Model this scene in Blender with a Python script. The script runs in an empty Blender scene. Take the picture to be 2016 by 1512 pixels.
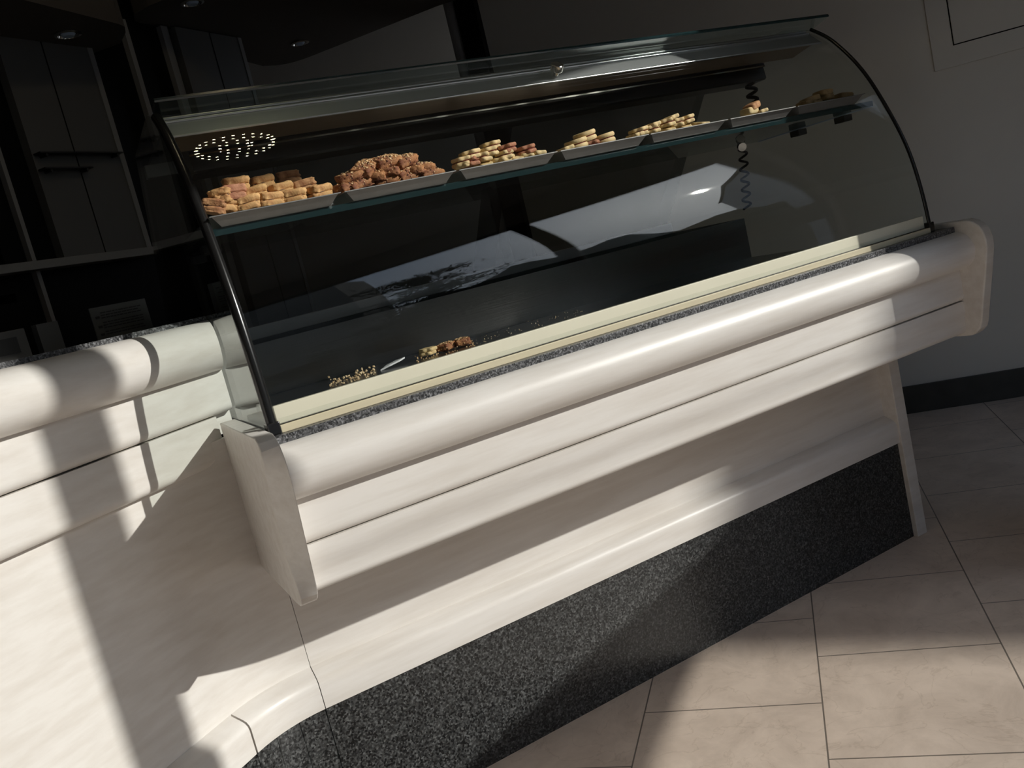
import bpy, bmesh, math, random
from mathutils import Vector, Matrix, noise

# ------------------------------------------------------------------ camera, sky, sun, exposure
SC = bpy.context.scene
COL = SC.collection
RIGHT = Vector((0.856155, -0.461091, -0.233226))
DOWN = Vector((-0.275522, -0.025527, -0.960956))
FWD = Vector((0.437134, 0.886986, -0.148896))
EYE = Vector((0, 0, 1.0))
FPX = 1690.0
cd = bpy.data.cameras.new('camera'); cam = bpy.data.objects.new('camera', cd); COL.objects.link(cam)
rot = Matrix((RIGHT, -DOWN, -FWD)).transposed()
cam.matrix_world = Matrix.Translation(EYE) @ rot.to_4x4()
cd.sensor_width = 36; cd.lens = 36 * FPX / 2016; cd.clip_start = .01; cd.clip_end = 200
SC.camera = cam
SUN = Vector((.655, -.630, .417)).normalized()
sl = bpy.data.lights.new('sun', 'SUN'); sl.energy = 3.75; sl.angle = math.radians(.53); sl.color = (1, .962, .905)
so = bpy.data.objects.new('sun', sl); COL.objects.link(so); so.location = SUN * 20
so.rotation_euler = (-SUN).to_track_quat('-Z', 'Y').to_euler()
SKY = 1.0
W = bpy.data.worlds.new('world'); SC.world = W; W.use_nodes = True
nt = W.node_tree; N = nt.nodes; L = nt.links; N.clear()
wo = N.new('ShaderNodeOutputWorld'); bg = N.new('ShaderNodeBackground'); L.new(bg.outputs[0], wo.inputs[0])
tc = N.new('ShaderNodeTexCoord')
sep = N.new('ShaderNodeSeparateXYZ'); L.new(tc.outputs['Generated'], sep.inputs[0])
rmp = N.new('ShaderNodeValToRGB'); L.new(sep.outputs[2], rmp.inputs[0])
rmp.color_ramp.elements[0].position = 0; rmp.color_ramp.elements[0].color = (.72, .78, .86, 1)
rmp.color_ramp.elements[1].position = .7; rmp.color_ramp.elements[1].color = (.27, .38, .60, 1)
dt = N.new('ShaderNodeVectorMath'); dt.operation = 'DOT_PRODUCT'; L.new(tc.outputs['Generated'], dt.inputs[0]); dt.inputs[1].default_value = SUN
mx = N.new('ShaderNodeMath'); mx.operation = 'MAXIMUM'; L.new(dt.outputs['Value'], mx.inputs[0]); mx.inputs[1].default_value = 0
pw = N.new('ShaderNodeMath'); pw.operation = 'POWER'; L.new(mx.outputs[0], pw.inputs[0]); pw.inputs[1].default_value = 40
ad = N.new('ShaderNodeMix'); ad.data_type = 'RGBA'; ad.blend_type = 'ADD'; ad.inputs[0].default_value = 1
gl = N.new('ShaderNodeMix'); gl.data_type = 'RGBA'; L.new(pw.outputs[0], gl.inputs[0]); gl.inputs[6].default_value = (0, 0, 0, 1); gl.inputs[7].default_value = (1.6, 1.55, 1.45, 1)
L.new(rmp.outputs[0], ad.inputs[6]); L.new(gl.outputs[2], ad.inputs[7]); L.new(ad.outputs[2], bg.inputs[0])
bg.inputs[1].default_value = 1.8 * SKY
SC.view_settings.view_transform = 'Standard'; SC.view_settings.look = 'None'
SC.view_settings.exposure = 0; SC.view_settings.gamma = 1; SC.view_settings.use_curve_mapping = False
SC.cycles.use_denoising = True
SC.cycles.max_bounces = 10; SC.cycles.diffuse_bounces = 5; SC.cycles.glossy_bounces = 6
SC.cycles.transparent_max_bounces = 40; SC.cycles.sample_clamp_indirect = 3

# ------------------------------------------------------------------ frames of reference (metres, camera 1 m above the floor)
R2 = math.sqrt(2)
T37 = math.radians(37)
E37 = Vector((math.cos(T37), math.sin(T37), 0)); N37 = Vector((-math.sin(T37), math.cos(T37), 0))
def en(a, c, z): return E37 * a + N37 * c + Vector((0, 0, z))         # along / across the bar counter
def sv(s, v, z): return Vector(((v + s) / R2, (v - s) / R2, z))       # room axes: s towards the shop front, v along it
def ray(u, v): return RIGHT * ((u - 1008) / FPX) + DOWN * ((v - 756) / FPX) + FWD
def at_z(u, v, z):
    d = ray(u, v); return EYE + d * ((z - 1) / d.z)
def at_y(u, v, y):
    d = ray(u, v); return EYE + d * (y / d.y)

# ------------------------------------------------------------------ materials
MATS = {}
def new_mat(name):
    m = bpy.data.materials.new(name); m.use_nodes = True; MATS[name] = m
    b = m.node_tree.nodes['Principled BSDF']
    return m, m.node_tree.nodes, m.node_tree.links, b
def plain(name, col, rough=.5, metal=0, spec=.5, noise=0, scale=20, bump=0, bscale=60, stretch=(1, 1, 1), coat=0):
    m, n, l, b = new_mat(name)
    b.inputs['Base Color'].default_value = (*col, 1); b.inputs['Roughness'].default_value = rough
    b.inputs['Metallic'].default_value = metal; b.inputs['Specular IOR Level'].default_value = spec
    if coat: b.inputs['Coat Weight'].default_value = coat; b.inputs['Coat Roughness'].default_value = .15
    t = n.new('ShaderNodeTexCoord'); mp = n.new('ShaderNodeMapping'); mp.inputs['Scale'].default_value = stretch
    l.new(t.outputs['Object'], mp.inputs[0])
    if noise:
        x = n.new('ShaderNodeTexNoise'); x.inputs['Scale'].default_value = scale; x.inputs['Detail'].default_value = 5; l.new(mp.outputs[0], x.inputs[0])
        r = n.new('ShaderNodeValToRGB'); r.color_ramp.elements[0].position = .3; r.color_ramp.elements[1].position = .7
        r.color_ramp.elements[0].color = (*[c * (1 - noise) for c in col], 1); r.color_ramp.elements[1].color = (*[min(1, c * (1 + noise)) for c in col], 1)
        l.new(x.outputs[0], r.inputs[0]); l.new(r.outputs[0], b.inputs['Base Color'])
    if bump:
        x = n.new('ShaderNodeTexNoise'); x.inputs['Scale'].default_value = bscale; x.inputs['Detail'].default_value = 6; l.new(mp.outputs[0], x.inputs[0])
        bp = n.new('ShaderNodeBump'); bp.inputs['Strength'].default_value = bump; bp.inputs['Distance'].default_value = .002
        l.new(x.outputs[0], bp.inputs['Height']); l.new(bp.outputs[0], b.inputs['Normal'])
    return m
def glass(name, tint, rough=.0, f0=.04):
    m, n, l, b = new_mat(name); n.remove(b)
    out = n['Material Output']
    g = n.new('ShaderNodeNewGeometry'); d = n.new('ShaderNodeVectorMath'); d.operation = 'DOT_PRODUCT'
    l.new(g.outputs['Incoming'], d.inputs[0]); l.new(g.outputs['Normal'], d.inputs[1])
    def math_(op, a, bb):
        k = n.new('ShaderNodeMath'); k.operation = op
        for i, q in enumerate((a, bb)):
            if q is None: continue
            if isinstance(q, (int, float)): k.inputs[i].default_value = q
            else: l.new(q, k.inputs[i])
        return k.outputs[0]
    c = math_('ABSOLUTE', d.outputs['Value'], None); c = math_('SUBTRACT', 1.0, c); c = math_('POWER', c, 5.0)
    c = math_('MULTIPLY', c, 1 - f0); c = math_('ADD', c, f0)
    tr = n.new('ShaderNodeBsdfTransparent'); tr.inputs[0].default_value = (*tint, 1)
    gs = n.new('ShaderNodeBsdfGlossy'); gs.inputs['Roughness'].default_value = rough
    mixn = n.new('ShaderNodeMixShader'); l.new(c, mixn.inputs[0]); l.new(tr.outputs[0], mixn.inputs[1]); l.new(gs.outputs[0], mixn.inputs[2])
    l.new(mixn.outputs[0], out.inputs[0])
    return m
def granite(name, lo, hi, scale=260, rough=.3):
    m, n, l, b = new_mat(name)
    t = n.new('ShaderNodeTexCoord')
    v = n.new('ShaderNodeTexVoronoi'); v.inputs['Scale'].default_value = scale; l.new(t.outputs['Object'], v.inputs[0])
    x = n.new('ShaderNodeTexNoise'); x.inputs['Scale'].default_value = scale * .55; x.inputs['Detail'].default_value = 3; l.new(t.outputs['Object'], x.inputs[0])
    bw = n.new('ShaderNodeRGBToBW'); l.new(v.outputs['Color'], bw.inputs[0])
    a = n.new('ShaderNodeMath'); a.operation = 'MULTIPLY'; l.new(bw.outputs[0], a.inputs[0]); l.new(x.outputs[0], a.inputs[1])
    r = n.new('ShaderNodeValToRGB'); e = r.color_ramp.elements
    e[0].position = .1; e[0].color = (*lo, 1); e[1].position = .34; e[1].color = (*hi, 1)
    k = r.color_ramp.elements.new(.5); k.color = (*[min(1, c * 2.2) for c in hi], 1)
    l.new(a.outputs[0], r.inputs[0]); l.new(r.outputs[0], b.inputs['Base Color']); b.inputs['Roughness'].default_value = rough
    return m
def wood(name, stretch):
    m, n, l, b = new_mat(name)
    t = n.new('ShaderNodeTexCoord'); mp = n.new('ShaderNodeMapping'); mp.inputs['Scale'].default_value = stretch; l.new(t.outputs['Object'], mp.inputs[0])
    x = n.new('ShaderNodeTexNoise'); x.inputs['Scale'].default_value = 9; x.inputs['Detail'].default_value = 6; x.inputs['Roughness'].default_value = .6; l.new(mp.outputs[0], x.inputs[0])
    r = n.new('ShaderNodeValToRGB'); r.color_ramp.elements[0].position = .32; r.color_ramp.elements[1].position = .62
    r.color_ramp.elements[0].color = (.70, .655, .605, 1); r.color_ramp.elements[1].color = (.79, .755, .715, 1)
    l.new(x.outputs[0], r.inputs[0]); l.new(r.outputs[0], b.inputs['Base Color'])
    b.inputs['Roughness'].default_value = .38; b.inputs['Specular IOR Level'].default_value = .45
    x2 = n.new('ShaderNodeTexNoise'); x2.inputs['Scale'].default_value = 60; l.new(mp.outputs[0], x2.inputs[0])
    bp = n.new('ShaderNodeBump'); bp.inputs['Strength'].default_value = .06; bp.inputs['Distance'].default_value = .001; l.new(x2.outputs[0], bp.inputs['Height']); l.new(bp.outputs[0], b.inputs['Normal'])
    return m
def tiles(name):
    m, n, l, b = new_mat(name)
    t = n.new('ShaderNodeTexCoord'); mp = n.new('ShaderNodeMapping'); mp.vector_type = 'TEXTURE'
    e0, d0, w = .0795, 1.4445, .358
    o = Vector(((d0 - e0) / R2, (d0 + e0) / R2, 0))
    mp.inputs['Location'].default_value = o; mp.inputs['Rotation'].default_value = (0, 0, math.pi / 4); mp.inputs['Scale'].default_value = (w, w, w)
    l.new(t.outputs['Object'], mp.inputs[0])
    sh = n.new('ShaderNodeVectorMath'); sh.operation = 'ADD'; sh.inputs[1].default_value = (40, 40, 0); l.new(mp.outputs[0], sh.inputs[0])
    br = n.new('ShaderNodeTexBrick'); br.offset = .5; br.offset_frequency = 2; br.squash = 1
    br.inputs['Scale'].default_value = 1; br.inputs['Brick Width'].default_value = 1; br.inputs['Row Height'].default_value = 1
    br.inputs['Mortar Size'].default_value = .0045; br.inputs['Mortar Smooth'].default_value = .1
    br.inputs['Color1'].default_value = (.50, .50, .50, 1); br.inputs['Color2'].default_value = (.56, .56, .56, 1); br.inputs['Mortar'].default_value = (.0, .0, .0, 1)
    l.new(sh.outputs[0], br.inputs[0])
    x = n.new('ShaderNodeTexNoise'); x.inputs['Scale'].default_value = 7; x.inputs['Detail'].default_value = 10; x.inputs['Roughness'].default_value = .68; x.inputs['Distortion'].default_value = .5; l.new(t.outputs['Object'], x.inputs[0])
    r = n.new('ShaderNodeValToRGB'); e = r.color_ramp.elements; e[0].position = .33; e[0].color = (.61, .495, .405, 1); e[1].position = .62; e[1].color = (.78, .645, .535, 1)
    l.new(x.outputs[0], r.inputs[0])
    x3 = n.new('ShaderNodeTexNoise'); x3.inputs['Scale'].default_value = 5; x3.inputs['Detail'].default_value = 10; x3.inputs['Distortion'].default_value = 2.5; l.new(t.outputs['Object'], x3.inputs[0])
    vr = n.new('ShaderNodeValToRGB'); q = vr.color_ramp.elements; q[0].position = .49; q[0].color = (1, 1, 1, 1); q[1].position = .515; q[1].color = (1, 1, 1, 1)
    k = vr.color_ramp.elements.new(.502); k.color = (.88, .865, .85, 1)
    l.new(x3.outputs[0], vr.inputs[0])
    mu = n.new('ShaderNodeMix'); mu.data_type = 'RGBA'; mu.blend_type = 'MULTIPLY'; mu.inputs[0].default_value = 1; l.new(r.outputs[0], mu.inputs[6]); l.new(vr.outputs[0], mu.inputs[7])
    mm = n.new('ShaderNodeMix'); mm.data_type = 'RGBA'; l.new(br.outputs['Fac'], mm.inputs[0]); l.new(mu.outputs[2], mm.inputs[6]); mm.inputs[7].default_value = (.20, .165, .135, 1)
    l.new(mm.outputs[2], b.inputs['Base Color']); b.inputs['Roughness'].default_value = .42
    inv = n.new('ShaderNodeMath'); inv.operation = 'SUBTRACT'; inv.inputs[0].default_value = 1; l.new(br.outputs['Fac'], inv.inputs[1])
    b1 = n.new('ShaderNodeBump'); b1.inputs['Strength'].default_value = .6; b1.inputs['Distance'].default_value = .002; l.new(inv.outputs[0], b1.inputs['Height'])
    b2 = n.new('ShaderNodeBump'); b2.inputs['Strength'].default_value = .25; b2.inputs['Distance'].default_value = .003; l.new(x.outputs[0], b2.inputs['Height']); l.new(b1.outputs[0], b2.inputs['Normal'])
    l.new(b2.outputs[0], b.inputs['Normal'])
    return m
def emit(name, col, st):
    m, n, l, b = new_mat(name); b.inputs['Base Color'].default_value = (0, 0, 0, 1)
    b.inputs['Emission Color'].default_value = (*col, 1); b.inputs['Emission Strength'].default_value = st
    return m
def biscuit_mat(name, a, b_, scale=60, bump=.5):
    m, n, l, b = new_mat(name)
    t = n.new('ShaderNodeTexCoord'); x = n.new('ShaderNodeTexNoise'); x.inputs['Scale'].default_value = scale; x.inputs['Detail'].default_value = 6; l.new(t.outputs['Object'], x.inputs[0])
    r = n.new('ShaderNodeValToRGB'); r.color_ramp.elements[0].position = .35; r.color_ramp.elements[1].position = .65
    r.color_ramp.elements[0].color = (*a, 1); r.color_ramp.elements[1].color = (*b_, 1)
    l.new(x.outputs[0], r.inputs[0]); l.new(r.outputs[0], b.inputs['Base Color']); b.inputs['Roughness'].default_value = .75
    x2 = n.new('ShaderNodeTexNoise'); x2.inputs['Scale'].default_value = 300; x2.inputs['Detail'].default_value = 4; l.new(t.outputs['Object'], x2.inputs[0])
    bp = n.new('ShaderNodeBump'); bp.inputs['Strength'].default_value = bump; bp.inputs['Distance'].default_value = .0015; l.new(x2.outputs[0], bp.inputs['Height']); l.new(bp.outputs[0], b.inputs['Normal'])
    return m
def brushed(name, col, rough, aniso_scale=(4, 260, 260), bump=.12):
    m = plain(name, col, rough, 1, .5, noise=.06, scale=6, bump=bump, bscale=1.0, stretch=aniso_scale)
    return m

M_white = wood('white_washed_wood', (.5, 5, 5))
M_white_bar = wood('white_washed_wood_bar', (.9, 1.2, 5))
M_gran = granite('black_granite', (.004, .0045, .005), (.062, .064, .064), 290, .32)
M_gran_top = granite('grey_granite', (.02, .02, .021), (.13, .13, .135), 420, .35)
M_floor = tiles('beige_tile')
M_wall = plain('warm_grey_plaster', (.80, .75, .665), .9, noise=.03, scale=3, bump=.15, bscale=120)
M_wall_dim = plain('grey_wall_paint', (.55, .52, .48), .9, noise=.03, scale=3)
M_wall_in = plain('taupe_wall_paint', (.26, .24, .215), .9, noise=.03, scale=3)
M_ceil = plain('ceiling_paint', (.28, .265, .245), .95, noise=.02, scale=2)
M_soffit = plain('dark_brown_soffit', (.085, .07, .058), .7, noise=.05, scale=4)
M_base = plain('dark_stone_skirting', (.055, .053, .046), .5, noise=.2, scale=12)
M_black = plain('black_lacquer', (.004, .004, .004), .5, spec=.15)
M_gap = plain('joint_shadow_gap', (.01, .009, .008), .9, spec=0)
M_trim = plain('black_rubber_trim', (.010, .010, .010), .22, spec=.6)
M_panel = plain('grey_laminate', (.12, .115, .108), .6, noise=.04, scale=5)
M_panel_edge = plain('pale_grey_edge', (.26, .25, .24), .6)
M_alu = plain('brushed_aluminium', (.50, .51, .52), .42, .45, noise=.05, scale=6, bump=.1, bscale=1.0, stretch=(4, 260, 260))
M_bronze = plain('bronze_reflector', (.36, .26, .17), .3, .55, noise=.08, scale=5)
M_streak_rod = plain('polished_aluminium', (.80, .80, .79), .28, 1)
M_steel = brushed('stainless_steel', (.24, .235, .23), .28, (3, 3, 300), .14)
M_chrome = plain('chrome', (.75, .73, .68), .15, 1)
M_darkmetal = plain('dark_anodised_metal', (.10, .10, .10), .35, 1)
M_tray = plain('tray_aluminium', (.24, .24, .23), .42, .75, noise=.06, scale=30, bump=.1, bscale=200)
M_cream = plain('cream_lacquer', (.86, .81, .655), .4, noise=.02, scale=8)
M_cream2 = plain('cream_lacquer_worn', (.68, .60, .42), .45, noise=.06, scale=8, stretch=(1, 12, 12))
M_glass = glass('clear_glass', (.978, .986, .980), .011)
M_glass_side = glass('side_glass', (.945, .968, .955), .004)
M_glass_rear = glass('smoked_rear_glass', (.55, .57, .57), .01)
M_glass_lip = glass('green_lip_glass', (.85, .91, .89), .01)
M_glass_edge = plain('teal_glass_edge', (.014, .034, .037), .12, spec=.6)
M_glass_edge_pale = plain('pale_blue_glass_edge', (.50, .62, .78), .25, spec=.8)  # pale blue puts the sky's reflection into the shelf end's colour
M_shelf = glass('shelf_glass', (.86, .93, .92), .0)
M_window = glass('window_glass', (.96, .97, .965), .0)
M_rubber = plain('black_plastic', (.012, .012, .012), .45)
M_frame = plain('dark_window_frame', (.03, .03, .03), .5)
M_paper = plain('grey_card', (.14, .14, .138), .8)
M_ink = plain('black_ink', (.05, .05, .05), .8)
M_led = emit('led_bulb', (1, .86, .55), 90)
M_pole = plain('grey_steel_pole', (.32, .31, .30), .5, noise=.05)
M_hedge = plain('dark_foliage', (.012, .02, .010), .9, noise=.5, scale=2)
M_ground = plain('asphalt', (.12, .12, .12), .9, noise=.1, scale=1)
M_neigh = plain('pale_house_render', (.42, .42, .42), .9, noise=.03, scale=1)
M_neigh2 = plain('grey_house_render', (.10, .098, .09), .9, noise=.1, scale=1)
M_bark = plain('bark', (.02, .016, .012), .9)
B_gold = biscuit_mat('golden_biscuit', (.46, .23, .085), (.74, .45, .19))
B_brown = biscuit_mat('toasted_biscuit', (.38, .17, .075), (.60, .33, .15))
B_red = biscuit_mat('reddish_biscuit', (.33, .13, .065), (.52, .25, .14))
B_nut = biscuit_mat('chopped_nuts', (.55, .32, .14), (.82, .60, .34), 200)
B_nutbody = biscuit_mat('nut_slab_dough', (.20, .065, .03), (.45, .21, .08))
B_dark = biscuit_mat('dark_nuts', (.05, .02, .012), (.22, .09, .05), 120)
B_pale = biscuit_mat('pale_shortbread', (.66, .47, .22), (.80, .63, .34), 40, .25)
B_olive = biscuit_mat('olive_biscuit', (.20, .13, .055), (.36, .24, .10), 40, .3)
B_jam = plain('red_jam', (.16, .025, .015), .3)
B_choc = plain('dark_filling', (.05, .02, .012), .5)
B_crumb = biscuit_mat('crumbs', (.55, .36, .18), (.82, .66, .42), 200)
B_flake = plain('white_flake', (.75, .76, .78), .6)

# ------------------------------------------------------------------ mesh helpers
class MB:
    def __init__(s): s.v = []; s.f = []
    def add(s, vs, fs):
        b = len(s.v); s.v += [Vector(p) for p in vs]; s.f += [tuple(i + b for i in f) for f in fs]; return s
    def hexa(s, p):     # 8 points: bottom loop 0-3, top loop 4-7
        return s.add(p, [(0, 3, 2, 1), (4, 5, 6, 7), (0, 1, 5, 4), (1, 2, 6, 5), (2, 3, 7, 6), (3, 0, 4, 7)])
    def box(s, lo, hi):
        (x0, y0, z0), (x1, y1, z1) = lo, hi
        return s.hexa([(x0, y0, z0), (x1, y0, z0), (x1, y1, z0), (x0, y1, z0), (x0, y0, z1), (x1, y0, z1), (x1, y1, z1), (x0, y1, z1)])
    def fbox(s, fn, a0, a1, b0, b1, z0, z1):   # box in a frame fn(a, b, z)
        return s.hexa([fn(a0, b0, z0), fn(a1, b0, z0), fn(a1, b1, z0), fn(a0, b1, z0), fn(a0, b0, z1), fn(a1, b0, z1), fn(a1, b1, z1), fn(a0, b1, z1)])
    def loft(s, loops, cap=True):
        n = len(loops[0]); vs = [p for lp in loops for p in lp]; fs = []
        for k in range(len(loops) - 1):
            for i in range(n):
                j = (i + 1) % n; fs.append((k * n + i, k * n + j, (k + 1) * n + j, (k + 1) * n + i))
        if cap: fs.append(tuple(reversed(range(n)))); fs.append(tuple((len(loops) - 1) * n + i for i in range(n)))
        return s.add(vs, fs)
    def xprism(s, prof, x0, x1): return s.loft([[(x0, y, z) for y, z in prof], [(x1, y, z) for y, z in prof]])
    def plate(s, pts, t):       # polygon with a thickness vector
        t = Vector(t); return s.loft([[Vector(p) for p in pts], [Vector(p) + t for p in pts]])
    def tube(s, path, r, seg=12, cap=True):
        path = [Vector(p) for p in path]; loops = []; up = None
        for i, p in enumerate(path):
            d = (path[min(i + 1, len(path) - 1)] - path[max(i - 1, 0)]).normalized()
            if up is None:
                up = Vector((0, 0, 1)) if abs(d.z) < .9 else Vector((1, 0, 0))
            a = d.cross(up).normalized(); bb = a.cross(d).normalized(); up = bb
            rr = r[i] if isinstance(r, (list, tuple)) else r
            loops.append([p + a * rr * math.cos(2 * math.pi * k / seg) + bb * rr * math.sin(2 * math.pi * k / seg) for k in range(seg)])
        return s.loft(loops, cap)
    def build(s, name, mat, parent=None, smooth=True, bevel=0, angle=32):
        me = bpy.data.meshes.new(name); me.from_pydata(s.v, [], s.f); me.update()
        bm = bmesh.new(); bm.from_mesh(me); bmesh.ops.recalc_face_normals(bm, faces=bm.faces); bm.to_mesh(me); bm.free()
        o = bpy.data.objects.new(name, me); COL.objects.link(o)
        for m in (mat if isinstance(mat, (list, tuple)) else [mat]): me.materials.append(m)
        if smooth:
            for p in me.polygons: p.use_smooth = True
            me.set_sharp_from_angle(angle=math.radians(angle))
        if bevel:
            b = o.modifiers.new('bevel', 'BEVEL'); b.width = bevel; b.segments = 3; b.limit_method = 'ANGLE'; b.angle_limit = math.radians(40)
            b.harden_normals = False
        if parent: attach(o, parent)
        return o
def attach(o, parent):
    o.parent = parent; o.matrix_parent_inverse = Matrix.Translation(parent.location).inverted() if parent.rotation_euler == Vector((0, 0, 0)) else parent.matrix_basis.inverted()
def tag(o, label=None, cat=None, group=None, kind=None):
    if label: o['label'] = label
    if cat: o['category'] = cat
    if group: o['group'] = group
    if kind: o['kind'] = kind
    return o
def thing(name, label, cat, loc=(0, 0, 0), group=None):
    o = bpy.data.objects.new(name, None); COL.objects.link(o); o.location = loc; o.empty_display_size = .05
    return tag(o, label, cat, group)
def struct(o): o['kind'] = 'structure'; return o
def arc(cx, cy, r, a0, a1, n):
    return [(cx + r * math.cos(math.radians(a0 + (a1 - a0) * i / n)), cy + r * math.sin(math.radians(a0 + (a1 - a0) * i / n))) for i in range(n + 1)]

# ------------------------------------------------------------------ the room
struct(MB().fbox(sv, -3.8, 4.2, -3.6, 6.2, -.1, 0).build('floor', M_floor, smooth=False))
CEIL = [en(-3.3, -1.89, 2.95), en(3.95, -1.89, 2.95), sv(2.4, 6.2, 2.95), sv(-3.8, 6.2, 2.95), sv(-3.8, -3.6, 2.95)]
struct(MB().plate(CEIL, (0, 0, .1)).build('ceiling', M_ceil, smooth=False))
VW = 3.656
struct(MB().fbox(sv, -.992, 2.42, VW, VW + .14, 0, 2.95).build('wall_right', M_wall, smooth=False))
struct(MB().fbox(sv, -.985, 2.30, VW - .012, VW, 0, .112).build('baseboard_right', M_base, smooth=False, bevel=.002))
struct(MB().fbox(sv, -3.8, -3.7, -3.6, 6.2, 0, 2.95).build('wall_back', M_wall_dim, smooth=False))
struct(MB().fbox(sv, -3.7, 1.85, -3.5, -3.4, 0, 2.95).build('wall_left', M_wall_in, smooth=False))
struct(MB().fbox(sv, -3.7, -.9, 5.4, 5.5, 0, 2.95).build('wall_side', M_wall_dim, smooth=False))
wsd = MB()
for v0, v1, z0, z1 in ((VW + .14, 5.5, 0, 1.0), (VW + .14, 5.5, 2.5, 2.95), (VW + .14, 4.0, 1.0, 2.5), (5.2, 5.5, 1.0, 2.5)): wsd.fbox(sv, -.95, -.85, v0, v1, z0, z1)
struct(wsd.build('wall_end', M_wall_dim, smooth=False))
w5 = MB()  # unseen window, added to let daylight into the dark far room
for v0, v1, z0, z1 in ((4.0, 4.06, 1.0, 2.5), (5.14, 5.2, 1.0, 2.5), (4.06, 5.14, 1.0, 1.06), (4.06, 5.14, 2.44, 2.5), (4.57, 4.63, 1.06, 2.44)): w5.fbox(sv, -.93, -.87, v0, v1, z0, z1)
struct(w5.build('added_daylight_window', M_frame, smooth=False))
# shop front: runs parallel to the bar counter, glazed, with a lintel that drops towards the right
FC = -1.83
def ff(a, c, z): return en(a, FC - c, z)          # c grows towards the street
HL = 2.582; HR = 2.475
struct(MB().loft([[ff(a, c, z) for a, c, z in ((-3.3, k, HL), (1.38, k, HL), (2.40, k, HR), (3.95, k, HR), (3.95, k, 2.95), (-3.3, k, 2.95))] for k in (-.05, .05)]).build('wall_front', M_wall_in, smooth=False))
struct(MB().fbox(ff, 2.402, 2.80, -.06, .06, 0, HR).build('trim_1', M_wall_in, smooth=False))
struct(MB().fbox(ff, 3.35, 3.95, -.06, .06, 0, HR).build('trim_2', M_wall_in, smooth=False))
struct(MB().fbox(ff, 2.80, 3.35, -.06, .06, 0, .95).build('trim_3', M_wall_in, smooth=False))
def window(name, a0, a1, z0, z1, bars=(), wl=.05, wr=.05, zr=None):
    root = bpy.data.objects.new(name, None); COL.objects.link(root); root.location = ff(a0, 0, z0); root['kind'] = 'structure'
    zr = zr or z1
    f = MB(); f.fbox(ff, a0, a0 + wl, -.04, .04, z0, z1); f.fbox(ff, a1 - wr, a1, -.04, .04, z0, zr)
    f.fbox(ff, a0 + wl, a1 - wr, -.03, .03, z0, z0 + .05)
    f.loft([[ff(a0 + wl, c, z1 - .04), ff(a1 - wr, c, zr - .04), ff(a1 - wr, c, zr), ff(a0 + wl, c, z1)] for c in (-.03, .03)])
    for b0, b1 in bars: f.fbox(ff, a0 + wl, a1 - wr, -.02, .02, b0, b1)
    f.build('window_frame', M_frame, root, smooth=False)
    MB().loft([[ff(a0 + wl, c, z0 + .05), ff(a1 - wr, c, z0 + .05), ff(a1 - wr, c, zr - .04), ff(a0 + wl, c, z1 - .04)] for c in (-.004, .004)]).build('window_pane', M_window, root, smooth=False)
    return root
window('window_1', 1.325, 2.402, 0, HL, bars=((1.135, 1.315),), wl=.053, wr=.01, zr=HR + .002)
window('window_2', -.55, 1.325, 0, HL, bars=((1.135, 1.315),), wl=.05, wr=.053)
window('window_3', -3.3, -.55, 0, HL, bars=((1.135, 1.315),))
window('window_4', 2.80, 3.35, .95, HR)
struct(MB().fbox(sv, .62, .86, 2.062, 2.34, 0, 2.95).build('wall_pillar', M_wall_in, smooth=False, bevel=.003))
# outdoors
struct(MB().fbox(en, -40, 40, -40, FC - .06, -.12, -.02).build('ground', M_ground, smooth=False))
nb = thing('neighbouring_house', 'pale rendered gable house across the street', 'house', en(8, -15, 0))
MB().loft([[en(a, c, z) for a, z in ((4.29, -.02), (12.5, -.02), (12.5, 7.0), (8.4, 12.2), (4.29, 7.0))] for c in (-13, -18)]).build('house_wall', M_neigh, nb, smooth=False)
MB().loft([[en(a, c, z) for a, z in ((4.25, 7.0), (8.4, 12.25), (12.6, 7.0), (12.6, 7.1), (8.4, 12.4), (4.25, 7.1))] for c in (-12.9, -18.1)]).build('roof', M_hedge, nb, smooth=False)
random.seed(4)
hd = MB(); top = []
for i in range(101):
    a = -30 + i * .3415; h = 4.55 + .25 * math.sin(i * .37) + .2 * math.sin(i * 1.3 + 1) + random.uniform(-.12, .12) - max(0, (a - .5)) * .10; top.append((a, h))
u_, w_ = [en(a, -12, h) for a, h in top], [en(a, -13.5, h) for a, h in top]; u0, w0 = [en(a, -12.1, -.02) for a, h in top], [en(a, -13.5, -.02) for a, h in top]
for i in range(100): hd.hexa([u0[i], u0[i + 1], w0[i + 1], w0[i], u_[i], u_[i + 1], w_[i + 1], w_[i]])
tag(hd.build('hedge', M_hedge, smooth=False), 'tall dark hedge closing the view beyond the shop front', 'hedge')
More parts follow.
